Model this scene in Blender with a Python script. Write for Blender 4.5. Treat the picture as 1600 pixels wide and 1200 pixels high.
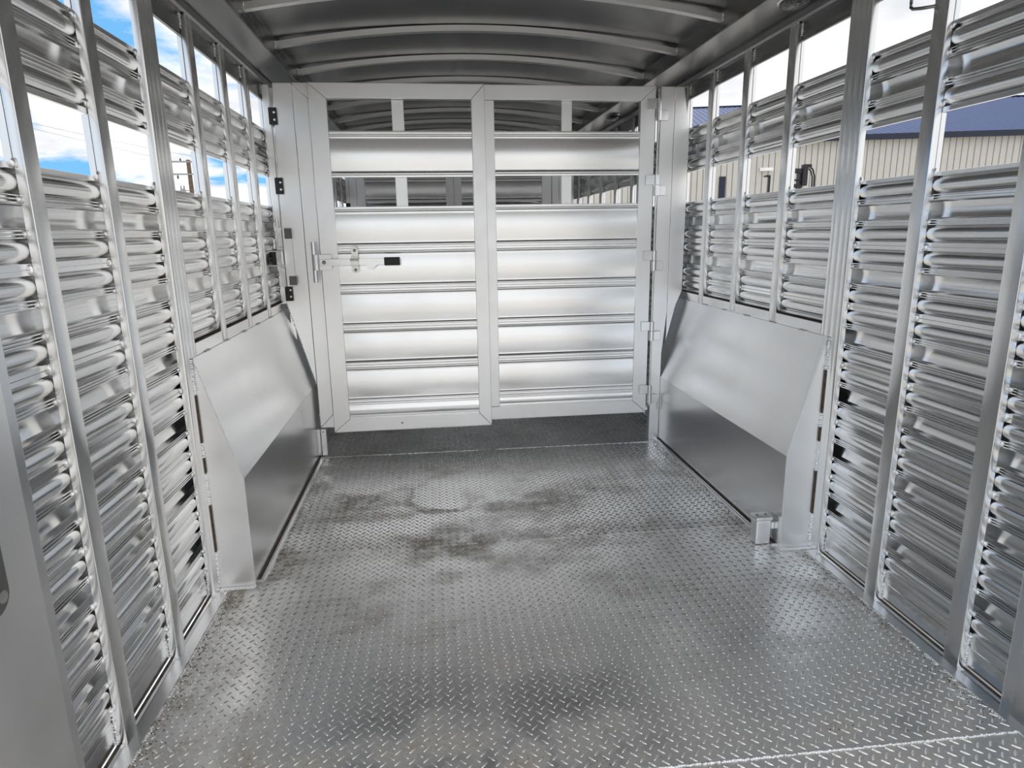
import bpy, bmesh, math, random
import numpy as np
from mathutils import Matrix, Vector

# ------------------------------------------------------------------ camera, sky, sun, exposure
SC = bpy.context.scene
COL = SC.collection
for o in list(bpy.data.objects):
    bpy.data.objects.remove(o)

cam_d = bpy.data.cameras.new('camera')
cam = bpy.data.objects.new('camera', cam_d)
COL.objects.link(cam)
SC.camera = cam
cam_d.sensor_fit = 'HORIZONTAL'
cam_d.sensor_width = 36.0
cam_d.lens = 1012.7 / 1600 * 36.0
cam_d.clip_start = 0.02
cam_d.clip_end = 2000
R_ = Vector((0.99257453, -0.12069997, -0.01507727))
U_ = Vector((0.0420978, 0.22457996, 0.9735459))
F_ = Vector((0.11412091, 0.96695158, -0.22799355))
m = Matrix((R_, U_, -F_)).transposed().to_4x4()
m.translation = Vector((-0.28695, 0.0, 1.12601))
cam.matrix_world = m

vs = SC.view_settings
SC.display_settings.display_device = 'sRGB'
vs.view_transform = 'Standard'
vs.look = 'None'
vs.gamma = 1.0
vs.use_curve_mapping = False
vs.exposure = 0.55
cy = SC.cycles
cy.use_denoising = True
cy.max_bounces = 14
cy.glossy_bounces = 12
cy.diffuse_bounces = 5
cy.caustics_reflective = True
cy.blur_glossy = 0.3
cy.sample_clamp_indirect = 6.0

SKY_STRENGTH = 1.0
world = bpy.data.worlds.new('sky')
SC.world = world
world.use_nodes = True
nt = world.node_tree
nt.nodes.clear()
N = nt.nodes.new
Lk = nt.links.new
wo = N('ShaderNodeOutputWorld')
bg = N('ShaderNodeBackground')
bg.inputs['Strength'].default_value = SKY_STRENGTH
tc = N('ShaderNodeTexCoord')
sep = N('ShaderNodeSeparateXYZ')
Lk(tc.outputs['Generated'], sep.inputs[0])
addz = N('ShaderNodeMath'); addz.operation = 'ADD'; addz.inputs[1].default_value = 0.16
absz = N('ShaderNodeMath'); absz.operation = 'ABSOLUTE'
Lk(sep.outputs['Z'], absz.inputs[0]); Lk(absz.outputs[0], addz.inputs[0])
dx = N('ShaderNodeMath'); dx.operation = 'DIVIDE'
dy = N('ShaderNodeMath'); dy.operation = 'DIVIDE'
Lk(sep.outputs['X'], dx.inputs[0]); Lk(addz.outputs[0], dx.inputs[1])
Lk(sep.outputs['Y'], dy.inputs[0]); Lk(addz.outputs[0], dy.inputs[1])
comb = N('ShaderNodeCombineXYZ')
Lk(dx.outputs[0], comb.inputs[0]); Lk(dy.outputs[0], comb.inputs[1])
comb.inputs[2].default_value = 14.3
cn = N('ShaderNodeTexNoise')
cn.inputs['Scale'].default_value = 1.35
cn.inputs['Detail'].default_value = 9
cn.inputs['Roughness'].default_value = 0.55
cn.inputs['Distortion'].default_value = 0.25
Lk(comb.outputs[0], cn.inputs['Vector'])
# clouds thicken toward +x (the overcast half of the sky)
cov = N('ShaderNodeMath'); cov.operation = 'MULTIPLY_ADD'
cov.inputs[1].default_value = 0.22
Lk(sep.outputs['X'], cov.inputs[0]); Lk(cn.outputs['Fac'], cov.inputs[2])
cr = N('ShaderNodeValToRGB')
cr.color_ramp.elements[0].position = 0.315
cr.color_ramp.elements[0].color = (0, 0, 0, 1)
cr.color_ramp.elements[1].position = 0.405
cr.color_ramp.elements[1].color = (1, 1, 1, 1)
Lk(cov.outputs[0], cr.inputs[0])
cn2 = N('ShaderNodeTexNoise')
cn2.inputs['Scale'].default_value = 2.3
cn2.inputs['Detail'].default_value = 6
Lk(comb.outputs[0], cn2.inputs['Vector'])
cr2 = N('ShaderNodeValToRGB')
cr2.color_ramp.elements[0].position = 0.3
cr2.color_ramp.elements[0].color = (0.55, 0.565, 0.59, 1)
cr2.color_ramp.elements[1].position = 0.62
cr2.color_ramp.elements[1].color = (0.84, 0.84, 0.84, 1)
Lk(cn2.outputs['Fac'], cr2.inputs[0])
blue = N('ShaderNodeValToRGB')
blue.color_ramp.elements[0].position = 0.0
blue.color_ramp.elements[0].color = (0.16, 0.42, 0.72, 1)
blue.color_ramp.elements[1].position = 0.6
blue.color_ramp.elements[1].color = (0.10, 0.30, 0.58, 1)
Lk(absz.outputs[0], blue.inputs[0])
mx = N('ShaderNodeMix'); mx.data_type = 'RGBA'
Lk(cr.outputs['Color'], mx.inputs['Factor'])
Lk(blue.outputs['Color'], mx.inputs['A'])
Lk(cr2.outputs['Color'], mx.inputs['B'])
Lk(mx.outputs['Result'], bg.inputs['Color'])
Lk(bg.outputs[0], wo.inputs[0])

sun_d = bpy.data.lights.new('sun', 'SUN')
sun_d.energy = 4.2
sun_d.angle = math.radians(12)
sun_d.color = (1.0, 0.97, 0.92)
sun = bpy.data.objects.new('sun', sun_d)
COL.objects.link(sun)
sun.rotation_euler = (math.radians(-38), 0, math.radians(4))
sun.location = (0, -8, 12)

rnd = random.Random(7)

# ------------------------------------------------------------------ materials
def newmat(name):
    mt = bpy.data.materials.new(name)
    mt.use_nodes = True
    t = mt.node_tree
    t.nodes.clear()
    out = t.nodes.new('ShaderNodeOutputMaterial')
    b = t.nodes.new('ShaderNodeBsdfPrincipled')
    t.links.new(b.outputs[0], out.inputs[0])
    return mt, t, b


def metal(name, col=(0.80, 0.81, 0.83), rough=0.3, var=0.1, stretch=(1, 0.05, 1), scale=30, bump=0.0, metallic=1.0, dirt=0.0, aniso=0.0):
    mt, t, b = newmat(name)
    b.inputs['Metallic'].default_value = metallic
    b.inputs['Anisotropic'].default_value = aniso
    tc = t.nodes.new('ShaderNodeTexCoord')
    mp = t.nodes.new('ShaderNodeMapping')
    mp.inputs['Scale'].default_value = stretch
    t.links.new(tc.outputs['Object'], mp.inputs[0])
    n = t.nodes.new('ShaderNodeTexNoise')
    n.inputs['Scale'].default_value = scale
    n.inputs['Detail'].default_value = 5
    t.links.new(mp.outputs[0], n.inputs['Vector'])
    mr = t.nodes.new('ShaderNodeMapRange')
    mr.inputs['From Min'].default_value = 0.3
    mr.inputs['From Max'].default_value = 0.7
    mr.inputs['To Min'].default_value = max(0.04, rough - var)
    mr.inputs['To Max'].default_value = rough + var
    t.links.new(n.outputs['Fac'], mr.inputs[0])
    t.links.new(mr.outputs[0], b.inputs['Roughness'])
    n2 = t.nodes.new('ShaderNodeTexNoise')
    n2.inputs['Scale'].default_value = 3.0
    n2.inputs['Detail'].default_value = 3
    t.links.new(tc.outputs['Object'], n2.inputs['Vector'])
    cr = t.nodes.new('ShaderNodeValToRGB')
    cr.color_ramp.elements[0].position = 0.28
    cr.color_ramp.elements[0].color = (col[0] * (0.93 - dirt), col[1] * (0.925 - dirt), col[2] * (0.915 - dirt), 1)
    cr.color_ramp.elements[1].position = 0.55
    cr.color_ramp.elements[1].color = (*col, 1)
    t.links.new(n2.outputs['Fac'], cr.inputs[0])
    t.links.new(cr.outputs[0], b.inputs['Base Color'])
    if bump:
        bp = t.nodes.new('ShaderNodeBump')
        bp.inputs['Strength'].default_value = bump
        bp.inputs['Distance'].default_value = 0.002
        t.links.new(n.outputs['Fac'], bp.inputs['Height'])
        t.links.new(bp.outputs[0], b.inputs['Normal'])
    return mt


def plain(name, col, rough=0.6, metallic=0.0, nscale=20, nvar=0.15):
    mt, t, b = newmat(name)
    b.inputs['Metallic'].default_value = metallic
    b.inputs['Roughness'].default_value = rough
    tc = t.nodes.new('ShaderNodeTexCoord')
    n = t.nodes.new('ShaderNodeTexNoise')
    n.inputs['Scale'].default_value = nscale
    n.inputs['Detail'].default_value = 6
    t.links.new(tc.outputs['Object'], n.inputs['Vector'])
    cr = t.nodes.new('ShaderNodeValToRGB')
    cr.color_ramp.elements[0].position = 0.3
    cr.color_ramp.elements[0].color = (*[c * (1 - nvar) for c in col], 1)
    cr.color_ramp.elements[1].position = 0.7
    cr.color_ramp.elements[1].color = (*[min(1, c * (1 + nvar)) for c in col], 1)
    t.links.new(n.outputs['Fac'], cr.inputs[0])
    t.links.new(cr.outputs[0], b.inputs['Base Color'])
    return mt


M_SLAT = metal('extruded_aluminium', (0.83, 0.83, 0.83), 0.17, 0.012, (1, 0.2, 1), 8, 0.0)
M_POST = metal('post_aluminium', (0.84, 0.84, 0.84), 0.24, 0.012, (1, 1, 0.1), 20, 0.0)
M_GATE = metal('gate_aluminium', (0.90, 0.90, 0.90), 0.40, 0.04, (1, 1, 1), 12, 0.0)
M_GSLAT = metal('gate_slat_aluminium', (0.93, 0.93, 0.93), 0.24, 0.03, (0.1, 1, 1), 12, 0.0)
M_SHEET = metal('sheet_aluminium', (0.84, 0.84, 0.84), 0.27, 0.0, (1, 1, 1), 3, 0.0)
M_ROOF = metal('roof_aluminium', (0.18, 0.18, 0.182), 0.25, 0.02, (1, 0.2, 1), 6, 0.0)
M_BOW = metal('bow_aluminium', (0.74, 0.735, 0.73), 0.38, 0.06, (1, 1, 1), 20, 0.0)
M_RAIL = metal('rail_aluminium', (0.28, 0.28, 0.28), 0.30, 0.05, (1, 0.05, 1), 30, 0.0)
M_WELD = metal('weld_aluminium', (0.95, 0.95, 0.95), 0.34, 0.08, (1, 1, 1), 200, 0.6)
M_BLACK = plain('black_rubber', (0.012, 0.012, 0.013), 0.5)
M_STEEL = metal('bolt_steel', (0.72, 0.71, 0.68), 0.25, 0.08, (1, 1, 1), 80, 0.0)
M_DSTEEL = metal('dull_steel', (0.30, 0.29, 0.28), 0.38, 0.08, (1, 1, 1), 60, 0.2)
M_GREYPAD = plain('grey_pad', (0.16, 0.155, 0.15), 0.6)
M_DIRT = plain('packed_dirt', (0.085, 0.06, 0.04), 0.95, 0, 60, 0.5)


def floor_mat():
    mt, t, b = newmat('tread_plate_aluminium')
    nn = t.nodes.new
    ln = t.links.new
    tc = nn('ShaderNodeTexCoord')
    geo = tc.outputs['Object']
    sp = nn('ShaderNodeSeparateXYZ'); ln(geo, sp.inputs[0])

    def noise(scale, detail=8, stretch=(1, 1, 1), rough=0.6):
        mp = nn('ShaderNodeMapping'); mp.inputs['Scale'].default_value = stretch
        ln(geo, mp.inputs[0])
        n = nn('ShaderNodeTexNoise'); n.inputs['Scale'].default_value = scale
        n.inputs['Detail'].default_value = detail; n.inputs['Roughness'].default_value = rough
        ln(mp.outputs[0], n.inputs['Vector'])
        return n.outputs['Fac']

    def mathn(op, a, bb=None, c=None):
        q = nn('ShaderNodeMath'); q.operation = op
        for i, v in enumerate((a, bb, c)):
            if v is None: continue
            if isinstance(v, (int, float)): q.inputs[i].default_value = v
            else: ln(v, q.inputs[i])
        return q.outputs[0]

    def rng(v, a, c, lo=0., hi=1.):
        q = nn('ShaderNodeMapRange'); q.interpolation_type = 'SMOOTHSTEP'
        q.inputs['From Min'].default_value = a; q.inputs['From Max'].default_value = c
        q.inputs['To Min'].default_value = lo; q.inputs['To Max'].default_value = hi
        ln(v, q.inputs[0]); return q.outputs[0]

    def band(v, cen, w):  # 1 at cen, 0 beyond w
        return rng(mathn('ABSOLUTE', mathn('SUBTRACT', v, cen)), w, 0.0)
    big = noise(2.2, 8, (1, 1.4, 1))
    fine = noise(45, 6)
    mid = noise(9, 8)
    x, y = sp.outputs['X'], sp.outputs['Y']
    # dried dirt collects along walls, along the seams and in a few worn patches
    wall = mathn('ADD', rng(mathn('ABSOLUTE', x), 0.80, 1.0), 0.0)
    seams = mathn('ADD', mathn('ADD', band(y, 2.24, 0.14), band(y, 1.16, 0.20)), mathn('MULTIPLY', band(y, 2.62, 0.2), 0.55))
    ux = rng(x, 0.9, -0.9)
    worn = mathn('MULTIPLY', rng(big, 0.45, 0.66), mathn('ADD', mathn('MULTIPLY', ux, 0.6), 0.55))
    s = mathn('ADD', mathn('MULTIPLY', wall, 0.5), mathn('MULTIPLY', seams, 0.45))
    s = mathn('ADD', s, worn)
    # puddle mark: clean centre with a dirty rim
    ex = mathn('DIVIDE', mathn('SUBTRACT', x, -0.29), 0.12)
    ey = mathn('DIVIDE', mathn('SUBTRACT', y, 2.70), 0.18)
    wob = mathn('ADD', mathn('MULTIPLY', mathn('SUBTRACT', mid, 0.5), 0.7), mathn('MULTIPLY', mathn('SUBTRACT', noise(5, 2), 0.5), 1.2))
    d = mathn('ADD', mathn('SQRT', mathn('ADD', mathn('MULTIPLY', ex, ex), mathn('MULTIPLY', ey, ey))), wob)
    clean = rng(d, 1.0, 0.85)
    rim = mathn('MULTIPLY', rng(mathn('ABSOLUTE', mathn('SUBTRACT', d, 1.08)), 0.28, 0.0), mathn('ADD', 0.08, mathn('MULTIPLY', rng(mathn('ADD', ey, mathn('MULTIPLY', ex, 0.3)), 0.5, -0.7), 0.8)))
    s = mathn('ADD', s, rim)
    s = mathn('MULTIPLY', s, mathn('SUBTRACT', 1.0, clean))
    s = mathn('MULTIPLY', s, rng(mid, 0.30, 0.62))
    s = mathn('MULTIPLY', s, rng(fine, 0.28, 0.60, 0.35, 1.0))
    q = nn('ShaderNodeClamp'); ln(s, q.inputs[0]); s = q.outputs[0]
    dcol = nn('ShaderNodeValToRGB')
    dcol.color_ramp.elements[0].color = (0.31, 0.265, 0.215, 1)
    dcol.color_ramp.elements[1].color = (0.56, 0.51, 0.44, 1)
    ln(noise(14), dcol.inputs[0])
    mxc = nn('ShaderNodeMix'); mxc.data_type = 'RGBA'
    ln(s, mxc.inputs['Factor'])
    mxc.inputs['A'].default_value = (0.90, 0.893, 0.88, 1)
    ln(dcol.outputs[0], mxc.inputs['B'])
    ln(mxc.outputs['Result'], b.inputs['Base Color'])
    ln(mathn('MULTIPLY_ADD', s, -0.85, 1.0), b.inputs['Metallic'])
    r = mathn('ADD', rng(big, 0.3, 0.7, 0.24, 0.38), mathn('MULTIPLY', s, 0.35))
    ln(r, b.inputs['Roughness'])
    bp = nn('ShaderNodeBump'); bp.inputs['Strength'].default_value = 0.25; bp.inputs['Distance'].default_value = 0.002
    ln(fine, bp.inputs['Height']); ln(bp.outputs[0], b.inputs['Normal'])
    return mt


M_FLOOR = floor_mat()
M_LUG = metal('worn_lug_aluminium', (0.93, 0.925, 0.92), 0.27, 0.06, (1, 1, 1), 40, 0.0)


# ------------------------------------------------------------------ helpers
def root(name, loc, label=None, cat=None, group=None, kind=None):
    o = bpy.data.objects.new(name, None)
    COL.objects.link(o)
    o.location = loc
    o.empty_display_size = 0.05
    tag(o, label, cat, group, kind)
    return o


def tag(o, label=None, cat=None, group=None, kind=None):
    if label: o['label'] = label
    if cat: o['category'] = cat
    if group: o['group'] = group
    if kind: o['kind'] = kind
    return o


def part(name, me, mat, parent, label=None, kind=None):
    """link a mesh whose vertices are in world coordinates as a child of the Empty / mesh `parent`"""
    o = bpy.data.objects.new(name, me)
    COL.objects.link(o)
    if mat is not None: me.materials.append(mat)
    if parent is not None:
        o.parent = parent
        base = parent.location if parent.parent is None else parent.parent.location
        if parent.parent is None:
            o.matrix_parent_inverse = Matrix.Translation(-Vector(parent.location))
        else:
            o.matrix_parent_inverse = Matrix.Identity(4)   # parts carry no transform of their own
    if label: o['label'] = label
    if kind: o['kind'] = kind
    return o


def mesh_from(verts, faces, name='m', smooth=False, angle=None):
    me = bpy.data.meshes.new(name)
    me.from_pydata([tuple(v) for v in verts], [], faces)
    me.update()
    if smooth:
        me.shade_smooth()
        if angle is not None:
            me.set_sharp_from_angle(angle=math.radians(angle))
    return me


def bm_to_mesh(bm, smooth=False, angle=30):
    bmesh.ops.recalc_face_normals(bm, faces=bm.faces)
    me = bpy.data.meshes.new('m')
    bm.to_mesh(me)
    bm.free()
    if smooth:
        me.shade_smooth()
        me.set_sharp_from_angle(angle=math.radians(angle))
    return me


def add_box(bm, x0, x1, y0, y1, z0, z1, bev=0.0, seg=1):
    b2 = bmesh.new()
    bmesh.ops.create_cube(b2, size=1.0)
    for v in b2.verts:
        v.co = Vector(((x0 + x1) / 2 + v.co.x * abs(x1 - x0), (y0 + y1) / 2 + v.co.y * abs(y1 - y0), (z0 + z1) / 2 + v.co.z * abs(z1 - z0)))
    if bev:
        bmesh.ops.bevel(b2, geom=b2.edges[:], offset=bev, segments=seg, affect='EDGES', profile=0.5)
    merge(bm, b2)


def merge(bm, b2, mat=None):
    mp = {}
    for v in b2.verts:
        co = v.co if mat is None else mat @ v.co
        mp[v.index if False else v] = bm.verts.new(co)
    for f in b2.faces:
        try:
            bm.faces.new([mp[v] for v in f.verts])
        except ValueError:
            pass
    b2.free()


def box(x0, x1, y0, y1, z0, z1, bev=0.002, seg=2):
    bm = bmesh.new()
    add_box(bm, x0, x1, y0, y1, z0, z1, bev, seg)
    return bm_to_mesh(bm, True, 18)


def add_tube(bm, pts, r, n=10, cap=True):
    pts = [Vector(p) for p in pts]
    rings = []
    for i, p in enumerate(pts):
        a = pts[max(0, i - 1)]; b = pts[min(len(pts) - 1, i + 1)]
        d = (b - a).normalized()
        up = Vector((0, 0, 1)) if abs(d.z) < 0.9 else Vector((1, 0, 0))
        u = d.cross(up).normalized(); v = d.cross(u).normalized()
        rr = r[i] if isinstance(r, (list, tuple)) else r
        rings.append([bm.verts.new(p + rr * (math.cos(2 * math.pi * k / n) * u + math.sin(2 * math.pi * k / n) * v)) for k in range(n)])
    for a, b in zip(rings, rings[1:]):
        for k in range(n):
            bm.faces.new((a[k], a[(k + 1) % n], b[(k + 1) % n], b[k]))
    if cap:
        bm.faces.new(rings[0][::-1]); bm.faces.new(rings[-1])


def tube(pts, r, n=12):
    bm = bmesh.new(); add_tube(bm, pts, r, n)
    return bm_to_mesh(bm, True, 50)


def add_prism(bm, poly, axis, a, b):
    """poly: list of 2-D points; axis: extrusion axis ('x','y','z'); a,b extents"""
    def P(p, t):
        return {'x': (t, p[0], p[1]), 'y': (p[0], t, p[1]), 'z': (p[0], p[1], t)}[axis]
    va = [bm.verts.new(P(p, a)) for p in poly]
    vb = [bm.verts.new(P(p, b)) for p in poly]
    n = len(poly)
    for i in range(n):
        bm.faces.new((va[i], va[(i + 1) % n], vb[(i + 1) % n], vb[i]))
    bm.faces.new(va[::-1]); bm.faces.new(vb)


def prism(poly, axis, a, b, smooth=False, angle=30, bev=0.0):
    bm = bmesh.new(); add_prism(bm, poly, axis, a, b)
    if bev:
        bmesh.ops.bevel(bm, geom=bm.edges[:], offset=bev, segments=2, affect='EDGES', profile=0.5)
    return bm_to_mesh(bm, smooth or bev > 0, 18 if bev else angle)


def plate(quad, thick, bev=0.0):
    """thin plate from a planar polygon (3-D points), extruded along its normal"""
    q = [Vector(p) for p in quad]
    nrm = (q[1] - q[0]).cross(q[2] - q[1]).normalized()
    bm = bmesh.new()
    a = [bm.verts.new(p) for p in q]
    b = [bm.verts.new(p + nrm * thick) for p in q]
    n = len(q)
    bm.faces.new(a[::-1]); bm.faces.new(b)
    for i in range(n):
        bm.faces.new((a[i], a[(i + 1) % n], b[(i + 1) % n], b[i]))
    return bm_to_mesh(bm, bev > 0, 30)


_ico = None


def add_blob(bm, c, sx, sy, sz, jit=0.15):
    b2 = bmesh.new()
    bmesh.ops.create_icosphere(b2, subdivisions=2, radius=1.0)
    for v in b2.verts:
        k = 1 + rnd.uniform(-jit, jit)
        v.co = Vector((c[0] + v.co.x * sx * k, c[1] + v.co.y * sy * k, c[2] + v.co.z * sz * k))
    merge(bm, b2)


def blob_verts():
    b2 = bmesh.new()
    bmesh.ops.create_icosphere(b2, subdivisions=2, radius=1.0)
    b2.verts.index_update()
    vv = np.array([v.co[:] for v in b2.verts]); ff = [[v.index for v in f.verts] for f in b2.faces]
    b2.free()
    return vv, ff


BV, BF = blob_verts()


def blobs_mesh(items):
    """items: (cx,cy,cz, sx,sy,sz)"""
    V = []; Fc = []; k = 0
    for c in items:
        j = 1 + np.array([[rnd.uniform(-.14, .14)] for _ in range(len(BV))])
        V.append(BV * j * np.array(c[3:6]) + np.array(c[:3]))
        Fc += [[i + k for i in f] for f in BF]
        k += len(BV)
    return mesh_from(np.concatenate(V), Fc, smooth=True)


def bead_line(p, q, r=0.004, step=0.006, gap=None):
    """overlapping little blobs along p-q, an aluminium weld bead"""
    p = Vector(p); q = Vector(q)
    n = max(2, int((q - p).length / step))
    out = []
    for i in range(n + 1):
        t = i / n
        if gap and gap(t): continue
        c = p.lerp(q, t)
        rr = r * rnd.uniform(0.8, 1.2)
        j = r * 0.25
        out.append((c.x + rnd.uniform(-j, j), c.y + rnd.uniform(-j, j), c.z + rnd.uniform(-j, j), rr, rr, rr * 0.8))
    return out


# ------------------------------------------------------------------ dimensions (metres)
A = 1.02            # inner face of the wall posts
XS = 1.04           # inner face of the slats
Y_REAR, Y_END = 0.95, 7.6
P = 0.1935          # slat pitch
NARROW_L = [1.345, 1.655, 2.338, 2.673, 2.995, 3.327]
NARROW_R = [1.321, 1.646, 2.359, 2.708, 3.054, 3.372]
FAR = [3.90, 4.26, 4.65, 5.05, 5.46, 5.84, 6.3, 6.75, 7.2]
WIDE_L, WIDE_R = 1.967, 1.950
Y_GATE = 3.30


# profile of one extruded slat: (distance down from its top edge, depth away from the inside)
def wall_profile():
    pr = [(0.0, 0.0022), (0.0008, 0.0), (0.0105, 0.0), (0.0112, 0.0012), (0.0118, 0.0095)]
    for i in range(0, 17):          # half-round bulge
        a_ = math.pi * i / 16
        pr.append((0.0339 - 0.0208 * math.cos(a_), 0.0120 - 0.0125 * math.sin(a_)))
    for k in range(3):              # three thin ribs
        s = 0.0562 + k * 0.0066
        pr += [(s, 0.0085), (s + 0.0004, 0.0004), (s + 0.0012, -0.0004), (s + 0.0030, -0.0004), (s + 0.0036, 0.0008), (s + 0.004, 0.0085)]
    half = pr[:]
    mid = [(0.0745, 0.0150)]
    for i in range(0, 9):           # flat recess, very slightly hollow
        t = i / 8
        mid.append((0.0765 + (P - 2 * 0.0765) * t, 0.0180 + 0.0030 * math.sin(math.pi * t)))
    mid.append((P - 0.0745, 0.0150))
    back = [(P - s, d) for s, d in reversed(half)]
    return half + mid + back


PROF = wall_profile()
# top bands and lowest planks keep the same section


def extrude_profile(prof, thick, P3, a, b, angle=28):
    """prof (s,d) -> P3(s,d,t) 3-D; a thin sheet whose back follows its front, extruded between t=a and t=b"""
    n = len(prof)
    bm = bmesh.new()
    back = []
    for i in range(n):              # a back line that skips the fine grooves
        lo, hi = max(0, i - 3), min(n, i + 4)
        back.append((prof[i][0], max(d for _, d in prof[lo:hi]) * 0.5 + prof[i][1] * 0.5 + thick))
    rows = []
    for t in (a, b):
        rows.append(([bm.verts.new(P3(s_, d, t)) for s_, d in prof], [bm.verts.new(P3(s_, d, t)) for s_, d in back]))
    (f0, k0), (f1, k1) = rows
    for i in range(n - 1):
        bm.faces.new((f0[i], f0[i + 1], f1[i + 1], f1[i]))
        bm.faces.new((k0[i + 1], k0[i], k1[i], k1[i + 1]))
        bm.faces.new((f0[i + 1], f0[i], k0[i], k0[i + 1]))
        bm.faces.new((f1[i], f1[i + 1], k1[i + 1], k1[i]))
    bm.faces.new((f0[0], f1[0], k1[0], k0[0]))
    bm.faces.new((f1[-1], f0[-1], k0[-1], k1[-1]))
    return bm_to_mesh(bm, True, angle)


def scaled(prof, h):
    return [(s * h / P, d) for s, d in prof]


def joined_slats(y0, y1, s, ztop, h):
    return extrude_profile(scaled(PROF, h), 0.004, lambda ss, d, t: (s * (XS + d), t, ztop - ss), y0, y1)


# ------------------------------------------------------------------ side walls
JOINTS = [1.264, 1.0705, 0.878, 0.6835, 0.4880, 0.2935]   # top edges of the lower six slats; last one ends at 0.10


def wall(s):
    left = s < 0
    name = 'wall_left' if left else 'wall_right'
    w = root(name, (s * XS, Y_REAR, 0), ('polished aluminium slatted side wall with posts, open sky and utility pole beyond its gap' if left else
             'polished aluminium slatted side wall with posts, blue-roofed building beyond its gap'), 'wall', kind='structure')
    post_top = 1.805 if left else 1.825
    fas_bot = 1.739 if left else 1.765
    lip = 1.842 if left else 1.866
    up_top, up_bot = (1.612, 1.399) if left else (1.628, 1.412)
    y0 = 1.02
    zt = JOINTS + [0.100]
    for i in range(6):
        part('slat', joined_slats(y0, Y_END, s, zt[i], zt[i] - zt[i + 1] - 0.0006), M_SLAT, w)
    part('slat', joined_slats(y0, Y_END, s, up_top, up_top - up_bot), M_SLAT, w)
    # smooth kick strip under the last slat
    kp = [(0, 0.0022), (0.001, 0.0), (0.012, 0.0), (0.0125, 0.0025), (0.030, 0.0035), (0.031, 0.002), (0.085, 0.002)]
    part('kick_plate', extrude_profile(kp, 0.006, lambda ss, d, t: (s * (XS + d), t, 0.1 - ss), y0, Y_END), M_SLAT, w)
    # posts
    posts = (NARROW_L if left else NARROW_R) + FAR
    for y in posts:
        zb = 0.0
        if 2.1 < y < 3.36: zb = 0.772
        wd = 0.050 if y < 4 else 0.045
        bm = bmesh.new()
        add_box(bm, s * A, s * (XS - 0.0005), y, y + wd, zb, post_top, 0.0028, 3)
        for g0, g1 in ((1.2655, up_bot - .001), (up_top + .001, post_top)):
            add_box(bm, s * (XS + 0.0002), s * (XS + 0.014), y + 0.0006, y + wd - 0.001, g0, g1, 0.0008, 1)
        part('post', bm_to_mesh(bm, True, 18), M_POST, w)
    yw = WIDE_L if left else WIDE_R
    bm = bmesh.new()
    # wide post: flat extrusion with three shallow flutes on its inner face
    poly = []
    wd = 0.104
    xs_in, xs_out = A, XS - 0.0005
    edge = [(0.0, 0.003), (0.003, 0.0)]
    fl = [0.022, 0.052, 0.082]
    pts = [(0.0, 0.020), (0.0, 0.003), (0.0010, 0.0009), (0.003, 0.0)]
    for f in fl:
        pts += [(f - 0.004, 0.0), (f - 0.0022, 0.0005), (f + 0.0022, 0.0005), (f + 0.004, 0.0)]
    pts += [(wd - 0.003, 0.0), (wd - 0.001, 0.0009), (wd, 0.003), (wd, 0.020)]
    poly = [(s * (A + d), yw + t) for t, d in pts]
    add_prism(bm, poly, 'z', 0.0, 1.86)
    part('wide_post', bm_to_mesh(bm, True, 35), M_POST, w, 'wide fluted post in front of the wheel cover')
    # rear frame upright where the tail doors close
    part('rear_upright', box(s * (A - 0.004), s * (A + 0.045), 0.93, 1.160, -0.02, 1.90, 0.004, 3), M_GATE, w, 'wide flat rear upright')
    part('rear_upright_edge', box(s * (A + 0.002), s * (A + 0.045), 1.160, 1.193, 0.0, 1.88, 0.003, 2), M_POST, w)
    # ledge rail over the wheel cover between the posts
    part('ledge_rail', box(s * (A + 0.0015), s * (A + 0.045), yw + 0.1045, 3.40, 0.766, 0.808, 0.002, 2), M_POST, w)
    bmd = bmesh.new()
    add_box(bmd, s * (A + 0.004), s * (A + 0.024), yw + 0.105, 3.38, 0.8085, 0.8105, 0.0, 1)
    part('ledge_dirt', bm_to_mesh(bmd), M_DIRT, w, 'brown dirt lying on the ledge', kind='stuff')
    # fascia of the top rail: plate behind the post tops, bead under the roof
    bm = bmesh.new()
    add_box(bm, s * XS, s * (XS + 0.006), y0, Y_END, fas_bot, lip, 0.001, 1)
    add_box(bm, s * (XS - 0.004), s * (XS + 0.004), y0, Y_END, fas_bot, fas_bot + 0.006, 0.001, 1)
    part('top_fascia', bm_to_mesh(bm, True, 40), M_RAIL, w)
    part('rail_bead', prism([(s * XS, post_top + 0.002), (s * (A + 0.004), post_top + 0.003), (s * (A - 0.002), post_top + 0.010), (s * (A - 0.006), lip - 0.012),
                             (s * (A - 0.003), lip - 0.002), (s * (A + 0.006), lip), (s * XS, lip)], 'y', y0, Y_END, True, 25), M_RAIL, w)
    # floor rail along the foot of the wall
    for (a0, a1) in ((y0, yw + 0.03), (3.42, Y_END)):
        part('floor_rail', prism([(s * (A + 0.020), -0.004), (s * (A + 0.020), 0.006), (s * (A + 0.013), 0.010), (s * (A + 0.008), 0.004), (s * (A - 0.028), 0.004), (s * (A - 0.031), -0.004)], 'y', a0, a1, True, 30), M_SHEET, w)
    bmd = bmesh.new()
    add_box(bmd, s * (A + 0.012), s * (A + 0.019), y0, yw, 0.0075, 0.0118, 0, 1)
    part('joint_dirt_and_gap', bm_to_mesh(bmd), M_DIRT, w, 'dark dirt packed in the floor joint', kind='stuff')
    # welds between the near side of each post and the slats
    it = []
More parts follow.
